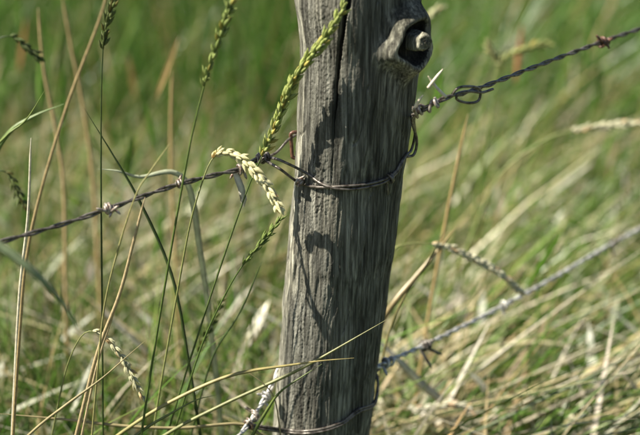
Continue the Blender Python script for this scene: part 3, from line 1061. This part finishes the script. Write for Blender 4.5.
# leafy middle layer behind the post
for (n, y0, y1, hf, k, h0, h1, w0, w1, wt) in (
        (26000, 0.10, 1.3, 0.75, 0.16, 0.14, 0.40, 0.003, 0.006, (2, 3, 4, 4, 2, 2.2)),
        (36000, 1.3, 3.2, 0.8, 0.20, 0.16, 0.48, 0.0035, 0.007, (4, 6, 5, 1.4, 0.5, 0.3)),
        (34000, 3.2, 7.5, 1.0, 0.26, 0.2, 0.55, 0.005, 0.010, (6, 7, 3, 0.6, 0.25, 0.05)),
        (16000, 7.5, 22.0, 3.0, 0.5, 0.3, 0.6, 0.012, 0.03, (5, 5, 3, 1.0, 0.7, 0.3))):
    x, y = scatter(n, y0, y1, hf, k)
    h = rng.uniform(h0, h1, n)
    V, F, C = blades_np(x, y, h, lean_field(x, y), rng.uniform(1.5, 3.2, n), rng.uniform(w0, w1, n), palette(n, GREENS, wt), droop=rng.uniform(0, 0.35, n))
    meadow.add(V, F, C)
# coarser leaves close behind the post, most of them leaning
n = 1300
x, y = scatter(n, 0.07, 0.55, 0.30, 0.16)
y = np.where(x > 0.0, np.maximum(y, 0.26 + 0.2 * rng.random(n)), y)
V, F, C = blades_np(x, y, rng.uniform(0.20, 0.40, n), lean_field(x, y, 1.6), rng.uniform(1.3, 2.6, n), rng.uniform(0.003, 0.0065, n),
                    palette(n, GREENS[:4] + [(0.36, 0.33, 0.17), (0.50, 0.50, 0.33)], (2, 4, 5, 4, 1.2, 2)), droop=rng.uniform(0, 0.6, n), K=9)
meadow.add(V, F, C)
n = 620
x, y = rng.uniform(-0.42, -0.03, n), rng.uniform(0.03, 0.30, n)
V, F, C = blades_np(x, y, rng.uniform(0.24, 0.43, n), np.stack([rng.normal(0.15, 0.5, n), rng.normal(0, 0.2, n)], -1), rng.uniform(1.3, 2.6, n), rng.uniform(0.0018, 0.0045, n),
                    palette(n, GREENS[:4] + [(0.40, 0.34, 0.17), (0.56, 0.54, 0.38)], (2, 4, 5, 4, 1.5, 2.5)), droop=rng.uniform(0, 0.5, n), K=9)
meadow.add(V, F, C)
# a dark brown dead clump towards the right
n = 260
x, y = rng.normal(0.47, 0.05, n), rng.normal(0.80, 0.08, n)
V, F, C = blades_np(x, y, rng.uniform(0.2, 0.36, n), rng.normal(0.2, 0.3, (n, 2)), rng.uniform(1.3, 2.6, n), rng.uniform(0.005, 0.010, n),
                    palette(n, [(0.055, 0.030, 0.014), (0.09, 0.05, 0.022)], (1, 1)), droop=rng.uniform(0, 0.6, n))
meadow.add(V, F, C)
# low grass in front of and beside the post, under the picture's lower edge
n = 16000
x, y = scatter(n, -2.6, 0.10, 1.5, 0.0)
hmax = np.clip(sightline(y) - 0.10, 0.08, 0.26)
h = rng.uniform(0.45, 1.0, n) * hmax
V, F, C = blades_np(x, y, h, lean_field(x, y, 0.8), rng.uniform(1.5, 3.0, n), rng.uniform(0.003, 0.006, n), palette(n, GREENS, (3, 4, 4, 2, 1.5, 1)), droop=rng.uniform(0, 0.4, n))
meadow.add(V, F, C)
mo = meadow.build("meadow_grass", M_GRASS)
mo["kind"] = "stuff"
mo["label"] = "dense green meadow grass filling the background behind the post"
mo["category"] = "grass"

# dead straw lying at all angles low in the sward
litter = MB()
n = 30000
x, y = scatter(n, 0.05, 2.6, 0.8, 0.16, 1.25)
ang = rng.uniform(0, 2 * math.pi, n)
mag = rng.uniform(0.8, 3.0, n)
lean = np.stack([np.cos(ang) * mag, np.sin(ang) * mag * 0.5], -1)
V, F, C = blades_np(x, y, rng.uniform(0.04, 0.16, n), lean, rng.uniform(0.9, 1.6, n), rng.uniform(0.003, 0.0075, n),
                    palette(n, [TAN, STRAW, PALE, (0.26, 0.20, 0.10), (0.22, 0.27, 0.11)], (1, 2.5, 3, 0.7, 3.5)), z0=rng.uniform(0.0, 0.22, n) * (0.4 + 0.6 * patch(x, y, 4)), yaw=np.arctan2(lean[:, 1], lean[:, 0]) + math.pi / 2)
litter.add(V, F, C)
n = 900
x, y = scatter(n, 0.15, 0.9, 0.4, 0.16)
ang = rng.uniform(0, 2 * math.pi, n)
mag = rng.uniform(0.6, 2.5, n)
lean = np.stack([np.cos(ang) * mag, np.sin(ang) * mag * 0.5], -1)
V, F, C = blades_np(x, y, rng.uniform(0.02, 0.06, n), lean, rng.uniform(0.9, 1.6, n), rng.uniform(0.006, 0.013, n),
                    palette(n, [PALE, (0.66, 0.64, 0.54), (0.50, 0.50, 0.34)], (3, 3, 2), 0.12), z0=rng.uniform(0.06, 0.26, n), yaw=np.arctan2(lean[:, 1], lean[:, 0]) + math.pi / 2)
litter.add(V, F, C)
lo = litter.build("dry_grass_litter", M_GRASS)
lo["kind"] = "stuff"
lo["label"] = "pale dead straw tangled low in the green grass"
lo["category"] = "straw"

# tall flowering stems far behind, a blurred mass
tall = MB()


def tall_stems(n, y0, y1, hf, k, cols, wts, h0, h1, w0, w1, leanamt):
    x, y = scatter(n, y0, y1, hf, k)
    h = rng.uniform(h0, h1, n)
    ln = lean_field(x, y, leanamt)
    cc = palette(n, cols, wts)
    b = rng.uniform(1.2, 2.2, n)
    V, F, C = blades_np(x, y, h, ln, b, rng.uniform(w0, w1, n), cc, K=7)
    tall.add(V, F, C)
    yy = rng.uniform(0, math.pi, n)
    # ears: two crossed lens strips on the tips
    q = rng.random(n) < 0.55
    tipx = x + h * ln[:, 0]
    tipy = y + h * ln[:, 1]
    hl = rng.uniform(0.04, 0.10, n)
    if y1 < 0.5:
        return
    for k2 in range(2):
        m = int(q.sum())
        K = 6
        s = np.linspace(0, 1, K)[None, :]
        px = (tipx - ln[:, 0] * 0.0)[q][:, None] + (ln[:, 0] * 1.1)[q][:, None] * hl[q][:, None] * (s - 0.4)
        py = tipy[q][:, None] + (ln[:, 1] * 1.1)[q][:, None] * hl[q][:, None] * (s - 0.4)
        pz = h[q][:, None] + hl[q][:, None] * (s - 0.4)
        p = np.stack([px, py, pz], -1)
        yw = yy[q] + k2 * math.pi / 2
        sd = np.stack([np.cos(yw), np.sin(yw), np.zeros(m)], -1)[:, None, :]
        wd = (0.0042 * np.array([0.25, 0.9, 1.0, 0.85, 0.55, 0.08]))[None, :, None]
        V = np.stack([p + sd * wd, p - sd * wd], 2).reshape(-1, 3)
        base = (np.arange(m) * K * 2)[:, None, None]
        kk = (np.arange(K - 1) * 2)[None, :, None]
        F = (base + kk + np.array([0, 1, 3, 2])[None, None, :]).reshape(-1, 4)
        tall.add(V, F, np.repeat(np.clip(cc[q] * 1.25, 0, 0.8), K * 2, 0))


TALLC = [(0.34, 0.17, 0.08), (0.05, 0.11, 0.016), (0.085, 0.175, 0.024), (0.14, 0.235, 0.045), (0.42, 0.30, 0.14), (0.50, 0.42, 0.24)]
tall_stems(90, 0.04, 0.4, 0.30, 0.10, TALLC, (0.4, 4, 4, 3, 1, 0.6), 0.30, 0.47, 0.0016, 0.0024, 0.7)
tall_stems(260, 0.35, 1.2, 0.6, 0.16, TALLC, (0.4, 3, 4, 3, 2, 1), 0.30, 0.55, 0.002, 0.003, 0.8)
tall_stems(1500, 1.2, 3.2, 0.7, 0.2, TALLC, (0.4, 3, 5, 4, 1.6, 0.5), 0.40, 0.72, 0.002, 0.0035, 0.7)
tall_stems(3000, 3.2, 8.0, 1.0, 0.26, TALLC, (0.4, 3, 6, 4, 0.9, 0.2), 0.45, 0.80, 0.003, 0.005, 0.7)
to = tall.build("flowering_stems", M_GRASS)
to["kind"] = "stuff"
to["label"] = "mass of blurred tall flowering grass stems behind the post"
to["category"] = "grass"
